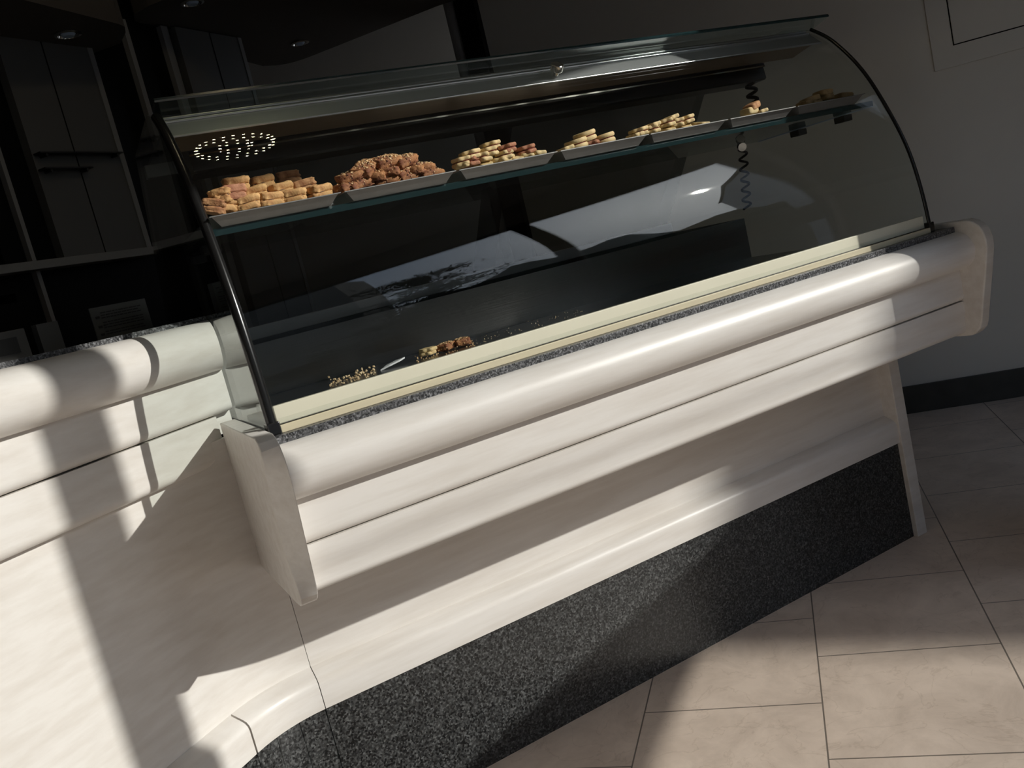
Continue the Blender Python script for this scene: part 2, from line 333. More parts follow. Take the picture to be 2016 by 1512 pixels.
def tree(a, c, h, seed, label):
    r = random.Random(seed); t = thing('pine_tree', label, 'tree', en(a, c, 0))
    MB().tube([en(a, c, 0), en(a + .1, c + .05, h * .5), en(a, c, h * .9)], [.16, .11, .03], 8).build('trunk', M_bark, t)
    br = MB(); lf = MB()
    for k in range(60):
        z = h * (.45 + .5 * r.random()); an = r.uniform(0, 6.28); ln = r.uniform(.8, 2.9) * (1.25 - z / h)
        p0 = en(a, c, z); p1 = en(a + math.cos(an) * ln, c + math.sin(an) * ln, z + r.uniform(-.1, .25))
        br.tube([p0, (p0 + p1) / 2 + Vector((0, 0, .08)), p1], [.03, .02, .008], 5)
        for q in range(34):
            ce = p0.lerp(p1, r.uniform(.25, 1.05)) + Vector((r.gauss(0, .13), r.gauss(0, .13), r.gauss(0, .07)))
            d = Vector((r.gauss(0, 1), r.gauss(0, 1), r.gauss(0, .5))).normalized() * r.uniform(.08, .24)
            sd = d.cross(Vector((0, 0, 1))).normalized() * .02
            lf.hexa([ce - sd, ce + sd, ce + d + sd * .3, ce + d - sd * .3] + [x + Vector((0, 0, .012)) for x in (ce - sd, ce + sd, ce + d + sd * .3, ce + d - sd * .3)])
    br.build('branches', M_bark, t); tag(lf.build('foliage', M_hedge, t, smooth=False), kind='stuff')
tree(-.85, -8.2, 5.0, 3, 'dark pine tree with loose branches outside the left shop window')
lh = thing('facing_house', 'grey house wall facing the left shop windows from across the street', 'house', en(-8, -12, 0))
MB().fbox(en, -16, -2.45, -11.6, -10.0, -.02, 7.6).build('house_wall', M_neigh2, lh, smooth=False)
for k in range(5):
    MB().fbox(en, -3.6 - k * 2.1, -2.75 - k * 2.1, -9.999, -9.96, 1.2, 2.9).build('shutter', M_hedge, lh, smooth=False)

# access panel on the right wall
ap = thing('wall_access_panel', 'plain square framed access panel high on the right wall', 'wall panel', sv(1.1, VW, 1.3))
MB().fbox(sv, .65, 1.75, VW - .006, VW + .0, 1.272, 2.35).build('frame', M_wall, ap, smooth=False, bevel=.002)
ip = MB()
for s0, s1, z0, z1 in ((.722, .726, 1.345, 2.28), (.726, 1.67, 1.345, 1.349), (1.67, 1.674, 1.345, 2.28), (.726, 1.67, 2.276, 2.28)):
    ip.fbox(sv, s0, s1, VW - .0068, VW - .005, z0, z1)
ip.build('joint_line', M_gap, ap, smooth=False)
MB().fbox(sv, .727, 1.669, VW - .0075, VW - .005, 1.350, 2.275).build('door', M_wall, ap, smooth=False)

# door jamb and pole at the far end of the right wall
MB_j = MB().fbox(sv, -1.08, -.993, VW - .06, VW + .14, 0, 2.95).build('door_1', M_black, smooth=False); struct(MB_j)
pl = thing('steel_pole', 'grey round steel pole beside the black door jamb', 'pole', sv(-1.105, VW - .05, 0))
MB().tube([sv(-1.105, VW - .05, .006), sv(-1.105, VW - .05, 2.95)], .021, 20).build('shaft', M_pole, pl)
MB().tube([sv(-1.105, VW - .05, 0), sv(-1.105, VW - .05, .012)], .045, 24).build('base_flange', M_pole, pl)

# ------------------------------------------------------------------ back bar, soffits, downlights
BBC = 2.1
struct(MB().fbox(en, 1.50, 2.66, BBC, BBC + .1, 0, 2.95).build('wall_bar', M_black, smooth=False))
struct(MB().fbox(en, -4.2, 1.40, BBC, BBC + .1, 0, 2.95).build('wall_bar_left', M_black, smooth=False))
bw = MB(); bw.fbox(en, 1.40, 1.50, BBC, BBC + .1, 0, 1.172); bw.fbox(en, 1.40, 1.50, BBC, BBC + .1, 1.196, 1.245); bw.fbox(en, 1.40, 1.50, BBC, BBC + .1, 1.385, 2.95)
struct(bw.build('wall_bar_opening', M_black, smooth=False))
def bbpanel(name, label, a0, a1, z0, z1, seam=None, d=.03):
    t = thing(name, label, 'panel', en((a0 + a1) / 2, BBC - d, z0))
    MB().fbox(en, a0, a1 - .018, BBC - d, BBC, z0, z1).build('board', M_panel, t, smooth=False)
    MB().fbox(en, a1 - .018, a1, BBC - d - .002, BBC, z0, z1).build('edge_strip', M_panel_edge, t, smooth=False)
    if seam: MB().fbox(en, seam - .0015, seam + .0015, BBC - d - .001, BBC - d + .004, z0, z1).build('joint_line', M_gap, t, smooth=False)
    return t
bbpanel('wall_panel', 'wide grey laminate panel above the grey ledge behind the bar', 1.652, 1.957, 1.266, 1.95, 1.788)
bbpanel('wall_panel', 'grey laminate panel under the rounded soffit, right of the black column', 2.322, 2.64, .9, 1.97, 2.48)
for nm, lab, a0, a1, z0 in (('upright_strip', 'thin grey upright at the left end above the ledge', 1.563, 1.575, .95), ('upright_strip', 'narrow grey upright between the two black columns', 2.111, 2.129, .95), ('upright_strip', 'pale grey upright left of the panel under the rounded soffit', 2.27, 2.299, .95)):
    tag(MB().fbox(en, a0, a1, BBC - .02, BBC, z0, 1.97 if a0 > 2 else 1.86).build(nm, M_panel_edge, smooth=False), lab, 'upright', 'uprights of the back bar')
lg = thing('ledge_shelf', 'long grey ledge along the back bar wall', 'shelf', en(1.7, BBC, 1.24))
MB().fbox(en, .2, 1.962, BBC - .05, BBC, 1.243, 1.266).build('board', M_panel_edge, lg, smooth=False, bevel=.002)
def gshelf(z, a0, a1, label):
    t = thing('glass_shelf', label, 'glass shelf', en((a0 + a1) / 2, BBC - .05, z), 'glass shelves on the back bar')
    MB().fbox(en, a0, a1, BBC - .06, BBC - .0305, z, z + .004).build('pane', M_darkmetal, t, smooth=False)
    for a in (a0 + .02, a1 - .02):
        MB().tube([en(a, BBC - .031, z - .0045), en(a, BBC - .058, z - .0045)], .004, 10).build('bracket', M_darkmetal, t)
gshelf(1.545, 1.655, 1.93, 'upper dark glass shelf on the grey panel behind the bar')
gshelf(1.503, 1.655, 1.81, 'lower short glass shelf on the grey panel behind the bar')
def soffit(name, pts, z, h, mat):
    return struct(MB().plate([(x, y, z) for x, y in pts], (0, 0, h)).build(name, mat, smooth=False))
S2 = [(.48, 2.98), (.475, 2.92), (.51, 2.86), (1.0, 2.35), (2.3, 1.35), (2.95, 1.9), (1.60, 3.11), (1.23, 3.585), (1.20, 3.62), (1.165, 3.65), (1.13, 3.665), (1.09, 3.67), (1.03, 3.655), (.94, 3.56), (.58, 3.12)]
soffit('trim_5', S2, 1.975, .30, M_soffit)
S1 = [(-2.2, .75), (-1.2, 1.25), (.16, 2.42), (.385, 2.645), (.40, 2.67), (.405, 2.72), (.395, 2.81), (.27, 2.93), (-.3, 2.55), (-2.6, .8)]
soffit('trim_6', S1, 1.86, .35, M_soffit)
struct(MB().fbox(en, 2.9, 3.1, 1.4, 4.6, 2.45, 2.95).build('trim_7', M_ceil, smooth=False))
def downlight(u, v, z, label):
    p = at_z(u, v, z); t = thing('downlight', label, 'ceiling light', p, 'unlit downlights in the soffits')
    r = MB(); lo = []
    for rr, zz in ((.036, -.001), (.036, -.005), (.028, -.007), (.025, -.001)):
        lo.append([p + Vector((rr * math.cos(k * math.pi / 12), rr * math.sin(k * math.pi / 12), zz)) for k in range(24)])
    r.loft(lo, True).build('ring', M_chrome, t)
    MB().tube([p + Vector((0, 0, -.0035)), p + Vector((0, 0, -.010))], [.020, .014], 16).build('lamp', M_glass_edge_pale, t)
downlight(133, 65, 1.86, 'unlit round downlight in the low left soffit')
downlight(590, 83, 1.975, 'unlit round downlight near the rounded end of the right soffit')
downlight(378, 3, 1.975, 'unlit round downlight at the front of the right soffit')

# ring chandelier above the case; it shows only as a reflection in the glass
rl = thing('ring_lamp', 'ring shaped pendant lamp with small lit bulbs above the pastry case', 'lamp', (.600, 1.436, 2.45))
def ringpts(r, n, z, cx=.600, cy=1.436): return [(cx + r * math.cos(2 * math.pi * i / n), cy + r * math.sin(2 * math.pi * i / n), z) for i in range(n)]
lo = []
for dx, dz in ((-.006, 0), (.006, 0), (.006, .012), (-.006, .012)): lo.append([Vector(p) for p in ringpts(.115 + dx, 40, 2.45 + dz)])
rm = MB(); n = 40
rm.add([p for l_ in lo for p in l_], [(k * n + i, k * n + (i + 1) % n, ((k + 1) % 4) * n + (i + 1) % n, ((k + 1) % 4) * n + i) for k in range(4) for i in range(n)])
rm.build('hoop', M_darkmetal, rl)
for p in ringpts(.115, 24, 2.447) + ringpts(.048, 9, 2.447):
    bm_ = MB(); bm_.tube([Vector(p), Vector(p) - Vector((0, 0, .006))], .0040, 8); bm_.build('bulb', M_led, rl)
MB().tube([(.600, 1.436, 2.455), (.600, 1.436, 2.95)], .003, 8).build('cable', M_rubber, rl)
sp = MB()
for k in range(5): sp.tube([(.600, 1.436, 2.456), (.600 + .114 * math.cos(k * 1.2566), 1.436 + .114 * math.sin(k * 1.2566), 2.456)], .002, 6)
sp.build('spokes', M_darkmetal, rl)

# ------------------------------------------------------------------ the pastry counter (white panelled base)
PX0, PX1 = .234, 1.842      # plinth / lower panel
BX0, BX1 = 0.2283, 1.8427      # roll and boards; upper counter, case and trays scaled about the camera, baked in
dc = thing('display_counter', 'white panelled counter base with rounded handrail carrying the curved glass pastry case', 'counter', (1.0, 1.9, 0))
pk = MB(); pk.box((PX0, 1.556, 0), (PX1, 1.60, .266)); pk.build('plinth', M_gran, dc, smooth=False)
for x, z0, z1 in ((1.318, .06, .20), (1.086, .03, .17)):
    MB().box((x, 1.5552, z0), (x + .0020, 1.5562, z1)).build('plinth_scratch', M_gran_top, dc, smooth=False)
MB().box((PX0 + .02, 1.60, .0), (PX1 - .005, 2.26, .74)).build('carcass', M_black, dc, smooth=False)
MB().box((PX0, 1.585, .262), (PX1, 1.60, .62)).build('lower_panel', M_white, dc, smooth=False)
def rail_prof(o):       # distance out from the panel face, height
    return [(o - .002, .2685), (o + .037, .2685), (o + .0372, .313), (o + .0355, .3205), (o + .031, .3265), (o + .024, .3305), (o + .002, .3405), (o - .002, .3405)]
MB().xprism([(1.585 - d, z) for d, z in rail_prof(0)], PX0, PX1).build('lower_rail', M_white, dc, angle=50)
QT = [math.pi / 2 * i / 6 for i in range(1, 7)]
b1 = [(1.3288, 0.7222), (1.3015, 0.7222), (1.301, 0.6555)] + [(1.301 + 0.012 * (1 - math.cos(t)), 0.6555 - 0.0144 * math.sin(t)) for t in QT] + [(1.3288, 0.6412)]
b2 = [(1.3381, 0.6393), (1.3047, 0.6393), (1.3047, 0.6055), (1.308, 0.6018), (1.308, 0.5759)] + [(1.308 + 0.0148 * (1 - math.cos(t)), 0.5759 - 0.0144 * math.sin(t)) for t in QT] + [(1.3612, 0.5615), (1.3612, 0.6393)]
MB().xprism(b1, BX0, BX1).build('upper_board', M_white, dc, angle=45)
MB().xprism(b2, BX0, BX1).build('lower_board', M_white, dc, angle=45)
MB().box((BX0, 1.3381, 0.5648), (BX1, 1.584, 0.7222)).build('board_backing', M_white, dc, smooth=False)
MB().xprism(arc(1.2996, 0.7588, 0.044, 0, 360, 48)[:-1], BX0, BX1).build('handrail', M_white, dc)
MB().box((BX0, 1.3358, 0.7231), (BX1, 1.60, 0.7935)).build('rail_backing', M_white, dc, smooth=False)
MB().box((BX0, 1.2978, 0.7944), (BX1, 2.30, 0.8153)).build('granite_top', M_gran_top, dc, smooth=False, bevel=.001)
out_r = [(1.58, 0.8282), (1.2686, 0.8264), (1.252, 0.8204), (1.2399, 0.8102), (1.2316, 0.7963), (1.2274, 0.7778), (1.2279, 0.7565), (1.2371, 0.7129), (1.2473, 0.6713), (1.2575, 0.6296), (1.264, 0.6018), (1.2677, 0.5861), (1.2732, 0.5722), (1.2844, 0.562), (1.2964, 0.556), (1.3242, 0.5541), (1.60, 0.5541)]
MB().xprism(out_r, BX1, BX1 + 0.0287).build('end_bracket', M_white, dc, smooth=True, bevel=.003, angle=25)
inset = [0, 0, .004, .012, .024, .034, .039, .039, .038, .032, .020, .012, .004, 0, 0, 0, 0]
out_l = [(y + i, z - (i * .30 if k < 5 else 0)) for k, ((y, z), i) in enumerate(zip(out_r, inset))]
MB().loft([[(0.2014, y, z) for y, z in out_l], [(BX0 + .0002, y, z) for y, z in out_r]]).build('end_bracket', M_white, dc, smooth=True, bevel=.0018, angle=25)
MB().box((1.842, 1.542, 0), (1.880, 1.640, .56)).build('leg', M_white, dc, smooth=False, bevel=.002)

# ------------------------------------------------------------------ the bar counter on the left
bc = thing('bar_counter', 'taller white panelled bar counter on the left with dark granite top and curved base', 'counter', (-.3, 1.6, 0))
CV = Vector((.145, 1.585)); TL = .088; RAD = TL / math.tan(T37 / 2)
cen = Vector((CV.x + TL, CV.y - RAD))
def path_pt(t):         # t 0..1 arc from the seam, >1 straight; returns point and outward (customer side) normal
    if t <= 1:
        a = T37 * t; n2 = Vector((math.sin(a), -math.cos(a))); return cen - n2 * RAD, n2
    n2 = Vector((math.sin(T37), -math.cos(T37))); p = cen - n2 * RAD - Vector((math.cos(T37), math.sin(T37))) * (t - 1); return p, n2
def sweep(prof, ts):
    mb = MB(); loops = []
    for t in ts:
        p, n2 = path_pt(t); loops.append([(p.x + n2.x * d, p.y + n2.y * d, z) for d, z in prof])
    return mb.loft(loops)
AT = [i / 20 for i in range(21)]
sweep([(-.02, .255), (0, .255), (0, .80), (-.02, .80)], AT + [2.6]).build('curved_panel', M_white_bar, bc, angle=20)
sweep(rail_prof(0), [.004 + i * .99 / 20 for i in range(21)]).build('lower_rail', M_white_bar, bc, angle=50)
sweep(rail_prof(0), [1.003, 2.6]).build('lower_rail', M_white_bar, bc, angle=50)
PL = [(-.02, 0), (.029, 0), (.029, .2665), (-.02, .2665)]
cuts = [0.0, .34, .66, .97, 1.25, 1.6, 2.6]
for q in range(len(cuts) - 1):
    a0, a1 = cuts[q] + .003, cuts[q + 1] - .003
    sweep(PL, [a0 + (a1 - a0) * i / 6 for i in range(7)]).build('plinth_block', M_gran, bc, angle=20)
sweep([(-.05, 0), (.0, 0), (.0, .26), (-.05, .26)], AT + [2.6]).build('plinth_core', M_gap, bc, angle=20)
BC = 1.150
def eprism(prof, xend, a0=-1.3):     # profile (c, z) swept along the bar up to the plane x = xend
    l0 = [en(a0, c, z) for c, z in prof]; l1 = [en((xend + .6018 * c) / .7986, c, z) for c, z in prof]
    return MB().loft([l0, l1])
GX = .2360; GB = .2005
eprism([(BC + math.cos(t) * .0465, .9625 + math.sin(t) * .0455) for t in [2 * math.pi * i / 48 for i in range(48)]], GX).build('handrail', M_white_bar, bc)
def edge_r(c, zt, zb, r=.013): return [(c + .03, zt), (c + .0005, zt), (c, zb + .0155)] + [(c + r * (1 - math.cos(t)), zb + .0155 - .0155 * math.sin(t)) for t in [math.pi / 2 * i / 6 for i in range(1, 7)]] + [(c + .03, zb)]
eprism(edge_r(BC, .925, .8415), GX).build('upper_board', M_white_bar, bc, angle=45)
eprism(edge_r(BC + .004, .8395, .7575), GB).build('lower_board', M_white_bar, bc, angle=45)
eprism([(BC + .0305, .802), (1.40, .802), (1.40, .995), (BC + .0305, .995)], GX - .002).build('backing', M_white_bar, bc, smooth=False)
eprism([(BC + .006, .996), (1.48, .996), (1.48, 1.0165), (BC + .006, 1.0165)], GX).build('granite_top', M_gran_top, bc, smooth=False, bevel=.001)
eprism([(1.20, 0), (1.42, 0), (1.42, .76), (1.20, .76)], .15).build('carcass', M_black, bc, smooth=False)

# cards and boxes standing on the bar
cs = thing('info_card', 'grey card printed with dark lines standing near the case on the bar', 'card', en(1.235, 1.44, 1.0165))
MB().fbox(en, 1.166, 1.304, 1.440, 1.442, 1.0165, 1.0835).build('sheet', M_paper, cs, smooth=False)
tx = MB()
rnd = random.Random(2)
for k, z in enumerate((1.0703, 1.0652, 1.0601, 1.0510, 1.0459, 1.0408, 1.0329, 1.0278)):
    a = 1.188
    while a < 1.281:
        w = rnd.uniform(.0045, .0125); tx.fbox(en, a, min(a + w, 1.287), 1.4392, 1.4402, z, z + .002); a += w + .0023
for z in (1.0612, 1.0425, 1.0272): tx.fbox(en, 1.175, 1.184, 1.4392, 1.4402, z, z + .0045)
tx.build('printed_lines', M_ink, cs, smooth=False)
bh = thing('brochure_stack', 'upright stack of grey brochures left of the printed card on the bar', 'brochures', en(1.06, 1.44, 1.0165))
MB().fbox(en, 1.041, 1.072, 1.430, 1.432, 1.0165, 1.0703).build('front_sheet', M_paper, bh, smooth=False)
MB().fbox(en, 1.043, 1.087, 1.4325, 1.447, 1.0165, 1.0726).build('sheets', M_paper, bh, smooth=False)
nb_ = thing('napkin_box', 'grey patterned box at the far left end of the bar top', 'box', en(.95, 1.44, 1.0165))
MB().fbox(en, .885, 1.007, 1.415, 1.47, 1.0165, 1.0703).build('box_body', M_panel, nb_, smooth=False, bevel=.002)
MB().fbox(en, .907, .987, 1.4140, 1.4155, 1.030, 1.058).build('printed_patch', M_ink, nb_, smooth=False)

# ------------------------------------------------------------------ the glass case
GL, GR = 0.2389, 1.7946
prof = [(1.326, 0.8116), (1.3279, 0.8592), (1.3316, 0.9059), (1.3393, 0.9624), (1.3506, 1.0188), (1.3714, 1.0799), (1.3964, 1.1408), (1.4205, 1.1926), (1.4483, 1.2398), (1.4862, 1.288), (1.5186, 1.3232), (1.5612, 1.3528)]
def spline(p, n=6):
    o = []
    for i in range(len(p) - 1):
        a, b, c, d = p[max(i - 1, 0)], p[i], p[i + 1], p[min(i + 2, len(p) - 1)]
        for k in range(n):
            t = k / n
            o.append(tuple(.5 * ((2 * b[q]) + (c[q] - a[q]) * t + (2 * a[q] - 5 * b[q] + 4 * c[q] - d[q]) * t * t + (3 * b[q] - a[q] - 3 * c[q] + d[q]) * t ** 3) for q in (0, 1)))
    o.append(p[-1]); return o
def smooth(p, it=30):
    for _ in range(it): p = [p[0]] + [tuple((p[i - 1][q] + 2 * p[i][q] + p[i + 1][q]) / 4 for q in (0, 1)) for i in range(1, len(p) - 1)] + [p[-1]]
    return p
PF = smooth(spline(prof, 8))
def offset(p, d):
    o = []
    for i, (y, z) in enumerate(p):
        a, b = p[max(i - 1, 0)], p[min(i + 1, len(p) - 1)]; ty, tz = b[0] - a[0], b[1] - a[1]; l_ = math.hypot(ty, tz); o.append((y + tz / l_ * d, z - ty / l_ * d))
    return o
gc = thing('glass_display_case', 'long curved glass pastry case with metal canopy, shelf and steel deck', 'display case', (1.1, 1.7, 0.8153))
PI_ = offset(PF, .006)
MB().xprism(PF + PI_[::-1], GL + .005, GR - .004).build('curved_front_glass', M_glass, gc, angle=20)
def side(x0, x1, name):
    back = [(1.6437, 1.3787), (1.9446, 1.3704), (2.278, 1.0222), (2.278, 0.818)]
    poly = [(y + .001, z) for y, z in PF if z > 0.818] + back
    return MB().xprism(poly, x0, x1).build(name, M_glass_side, gc, angle=20)
side(GL, GL + .005, 'side_glass'); side(GR, GR + .005, 'side_glass')
MB().tube([(GL + .002, y - .002, z) for y, z in PF], .0085, 14).build('black_edge_trim', M_trim, gc)
MB().tube([(GR + .002, y - .001, z) for y, z in PF], .0042, 12).build('black_edge_trim', M_trim, gc)
MB().box((GR - .006, 1.3186, 0.8153), (GR + .010, 1.339, 0.8389)).build('foot_clip', M_trim, gc, smooth=False, bevel=.002)
MB().box((GL - .008, 1.3131, 0.8153), (GL + .012, 1.339, 0.8352)).build('foot_clip', M_trim, gc, smooth=False, bevel=.002)
# cream sill
MB().box((GL + .012, 1.3172, 0.8153), (GR - .008, 1.3251, 0.8273)).build('outer_sill', M_cream2, gc, smooth=False, bevel=.0012)
MB().box((GL + .012, 1.333, 0.8153), (GR - .006, 1.3446, 0.8563)).build('inner_sill', M_cream, gc, smooth=False, bevel=.0012)
MB().box((GL + .012, 1.3242, 0.8236), (GR - .008, 1.3329, 0.8287)).build('glass_seal', M_trim, gc, smooth=False)
# lip glass on the hinge
lip = [(1.5612, 1.351), (1.5566, 1.3579), (1.5061, 1.3709), (1.5052, 1.3648)]
MB().xprism(lip, GL - .002, GR + .006).build('lip_glass', M_glass_lip, gc, angle=60)
MB().xprism([(1.5059, 1.3711), (1.5049, 1.3644), (1.5034, 1.3672)], GL - .002, GR + .006).build('lip_edge', M_glass_edge, gc, smooth=False)
# canopy: aluminium front face, bronze underside, lamp bar
can = [(1.5668, 1.35), (1.5608, 1.3468), (1.5561, 1.3412), (1.552, 1.3394), (1.5228, 1.3125), (1.5205, 1.3097), (1.5242, 1.3088), (1.5742, 1.3445)]
MB().xprism(can, GL + .012, GR - .014).build('canopy_face', M_alu, gc, angle=14)
for nm, y, z, r in (('canopy_streak_rod', 1.5617, 1.3489, 0.003), ('canopy_streak_rod', 1.5534, 1.3417, 0.0024), ('canopy_edge_streak', 1.521, 1.3102, 0.0022)):  # polished rods added to catch the sun as bright streaks along the canopy
    MB().tube([(GL + .013, y, z), ((GL + GR) / 2, y, z), (GR - .016, y, z)], r, 12).build(nm, M_streak_rod, gc)
MB().xprism([(1.5228, 1.3095), (1.589, 1.2977), (1.5946, 1.3023), (1.5742, 1.3459), (1.5256, 1.3102)], GL + .014, GR - .045).build('canopy_underside', M_bronze, gc, smooth=False)
bar = [(1.639, 1.2959), (1.6344, 1.2986), (1.6344, 1.3042), (1.6668, 1.3195), (1.7131, 1.3195), (1.7131, 1.2658), (1.6409, 1.2658), (1.6353, 1.2695)]
MB().xprism(bar, GL + .05, 1.6992).build('lamp_bar', M_darkmetal, gc, angle=20)
MB().xprism([(1.6339, 1.2959), (1.6325, 1.2986), (1.6349, 1.301), (1.6362, 1.2963)], GL + .05, 1.6992).build('lamp_bar_edge', M_chrome, gc, smooth=False)
MB().box((GL + .02, 1.5742, 1.3445), (GR - .02, 1.9446, 1.3519)).build('top_plate', M_darkmetal, gc, smooth=False)
kb = Vector((1.0167, 1.5298, 1.3241)); kd = Vector((0, -.62, .78)).normalized()
MB().tube([kb, kb + kd * .010], .0055, 16).build('knob_stem', M_chrome, gc)
MB().tube([kb + kd * .009, kb + kd * .011, kb + kd * .022, kb + kd * .0235], [.0125, .0135, .0135, .012], 28).build('knob', M_chrome, gc)
# shelf
shz = 1.1408
sh = MB().box((GL + .010, 1.4047, shz - .0115), (GR - .0218, 1.7779, shz)); sh.build('glass_shelf', M_shelf, gc, smooth=False)
MB().box((GL + .010, 1.4034, shz - .0115), (GR - .020, 1.4047, shz)).build('shelf_front_edge', M_glass_edge, gc, smooth=False)
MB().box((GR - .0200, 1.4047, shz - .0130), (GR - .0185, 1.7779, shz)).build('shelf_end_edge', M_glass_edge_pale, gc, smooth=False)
for x, ys in ((GR, (1.4816, 1.6251)), (GL + .005, (1.5001, 1.6668))):
    for y in ys:
        sgn = -1 if x > 1 else 1
        cl = MB(); cl.box((min(x, x + sgn * .03), y, shz - .028), (max(x, x + sgn * .03), y + .031, shz - .0131)); cl.build('shelf_clip', M_rubber, gc, smooth=False, bevel=.002)
# deck, riser and rear doors
MB().box((GL + .008, 1.3455, 0.8155), (GR - .008, 1.8983, 0.8204)).build('steel_deck', M_steel, gc, smooth=False)
MB().box((GL + .008, 1.8983, 0.8155), (GR - .008, 1.9039, 0.9352)).build('steel_riser', M_steel, gc, smooth=False, bevel=.001)
MB().box((GL + .008, 1.9039, 0.9074), (GR - .008, 2.2594, 0.9352)).build('rear_ledge', M_black, gc, smooth=False)
rd = MB(); rd.xprism([(2.2224, 0.9352), (2.2502, 0.9352), (2.2502, 0.9676), (2.2224, 0.9676)], GL + .008, GR - .008)
rd.xprism([(1.9215, 1.3195), (1.9492, 1.3195), (1.9492, 1.3445), (1.9215, 1.3445)], GL + .008, GR - .008)
rd.build('rear_rail', M_alu, gc, smooth=False, bevel=.002)
for x0, x1, o in ((GL + .01, 1.13, 0), (1.07, GR - .01, .016)):
    MB().xprism([(2.2224 + o, 0.9685), (2.228 + o, 0.9685), (1.9353 + o, 1.3195), (1.9298 + o, 1.3195)], x0, x1).build('rear_sliding_door', M_glass_rear, gc, smooth=False)

# curly cable hanging from the lamp bar
cc = []
for i in range(0, 200):
    t = i / 199; z = 1.2658 - t * 0.1185; cc.append((1.6594 + .0115 * math.cos(t * 2 * math.pi * 5.2) - t * .012, 1.6501 + .0115 * math.sin(t * 2 * math.pi * 5.2), z))
cb = thing('coiled_cable', 'black coiled cable hanging behind the cookies at the lamp end', 'cable', (1.6575, 1.6483, 1.1389))
tp = MB().tube(cc, .0044, 8); tp.build('coil', M_rubber, cb)
c2 = []
for i in range(0, 240):
    t = i / 239; z = 1.125 - t * 0.162; c2.append((1.6622 - t * .025 + .010 * math.cos(t * 2 * math.pi * 6.3), 1.7224 + .010 * math.sin(t * 2 * math.pi * 6.3), z))
cb2 = thing('coiled_cable', 'black coiled cable hanging below the glass shelf', 'cable', (1.6483, 1.7224, 0.9537))
MB().tube(c2, .0032, 8).build('coil', M_rubber, cb2)
MB().tube([Vector((1.6437, 1.7085, 1.1222)), Vector((1.639, 1.6992, 1.1185))], .011, 16).build('cable_grommet', M_chrome, cb2)

# ------------------------------------------------------------------ trays
TX = [(0.2472, 0.4602), (0.4667, 0.6732), (0.6797, 0.8853), (0.8927, 1.1001), (1.1056, 1.3084), (1.3158, 1.5048), (1.5122, 1.7279)]
TL_ = ['first tray at the left end of the shelf, holding sandwich bars', 'second tray from the left, heaped with nut slabs', 'third tray from the left, holding scalloped cookies',
       'middle tray on the shelf, holding a few round sandwich cookies', 'fifth tray from the left, holding cookies with holes', 'sixth tray from the left, nearly empty', 'last tray at the right end of the shelf, in shade']
TZ = shz + .0005
for (x0, x1), lab in zip(TX, TL_):
    t = thing('metal_tray', 'shallow aluminium ' + lab, 'tray', ((x0 + x1) / 2, 1.5557, TZ), 'baking trays on the glass shelf')
    y0, y1, zr = 1.3816, 1.7224, 1.1579
    i = .0175
    o = [[(x0 + i, y0 + i, TZ), (x1 - i, y0 + i, TZ), (x1 - i, y1 - i, TZ), (x0 + i, y1 - i, TZ)],
         [(x0 + .004, y0 + .004, zr - .0015), (x1 - .004, y0 + .004, zr - .0015), (x1 - .004, y1 - .004, zr - .0015), (x0 + .004, y1 - .004, zr - .0015)],
         [(x0, y0, zr - .0015), (x1, y0, zr - .0015), (x1, y1, zr - .0015), (x0, y1, zr - .0015)],
         [(x0, y0, zr), (x1, y0, zr), (x1, y1, zr), (x0, y1, zr)],
         [(x0 + .0065, y0 + .0065, zr), (x1 - .0065, y0 + .0065, zr), (x1 - .0065, y1 - .0065, zr), (x0 + .0065, y1 - .0065, zr)],
         [(x0 + i + .001, y0 + i + .001, TZ + .0015), (x1 - i - .001, y0 + i + .001, TZ + .0015), (x1 - i - .001, y1 - i - .001, TZ + .0015), (x0 + i + .001, y1 - i - .001, TZ + .0015)]]
    body = MB(); body.loft(o, True); body.build('pan', M_tray, t, smooth=False)

# ------------------------------------------------------------------ cookies
def hsh(p, s):
    q = math.sin(p.x * 127.1 + p.y * 311.7 + p.z * 74.7 + s * 17.3) * 43758.5453; return q - math.floor(q)
def lump(sx, sy, sz, seed, rough=.08, e=.45, sub=4):
    bm = bmesh.new(); bmesh.ops.create_icosphere(bm, subdivisions=sub, radius=1)
    off = Vector((seed * 3.7, seed * 1.9, seed * 5.3))
    for v in bm.verts:
        p = v.co.copy(); f = lambda c: math.copysign(abs(c) ** e, c)
        q = Vector((f(p.x), f(p.y), f(p.z)))
        k = (abs(q.x) ** 5 + abs(q.y) ** 5 + abs(q.z) ** 5) ** .2; q = q / k
        w = Vector((q.x * sx, q.y * sy, q.z * sz))
        d = 1 + rough * (.75 * noise.noise(w * 90 + off) + .55 * noise.noise(w * 320 + off) + .35 * (hsh(p, seed) - .5))
        v.co = Vector((w.x * (1 + (d - 1) * .7), w.y * (1 + (d - 1) * .7), w.z * d))
    me = bpy.data.meshes.new('lump'); bm.to_mesh(me); bm.free()
    for p in me.polygons: p.use_smooth = True
    return me
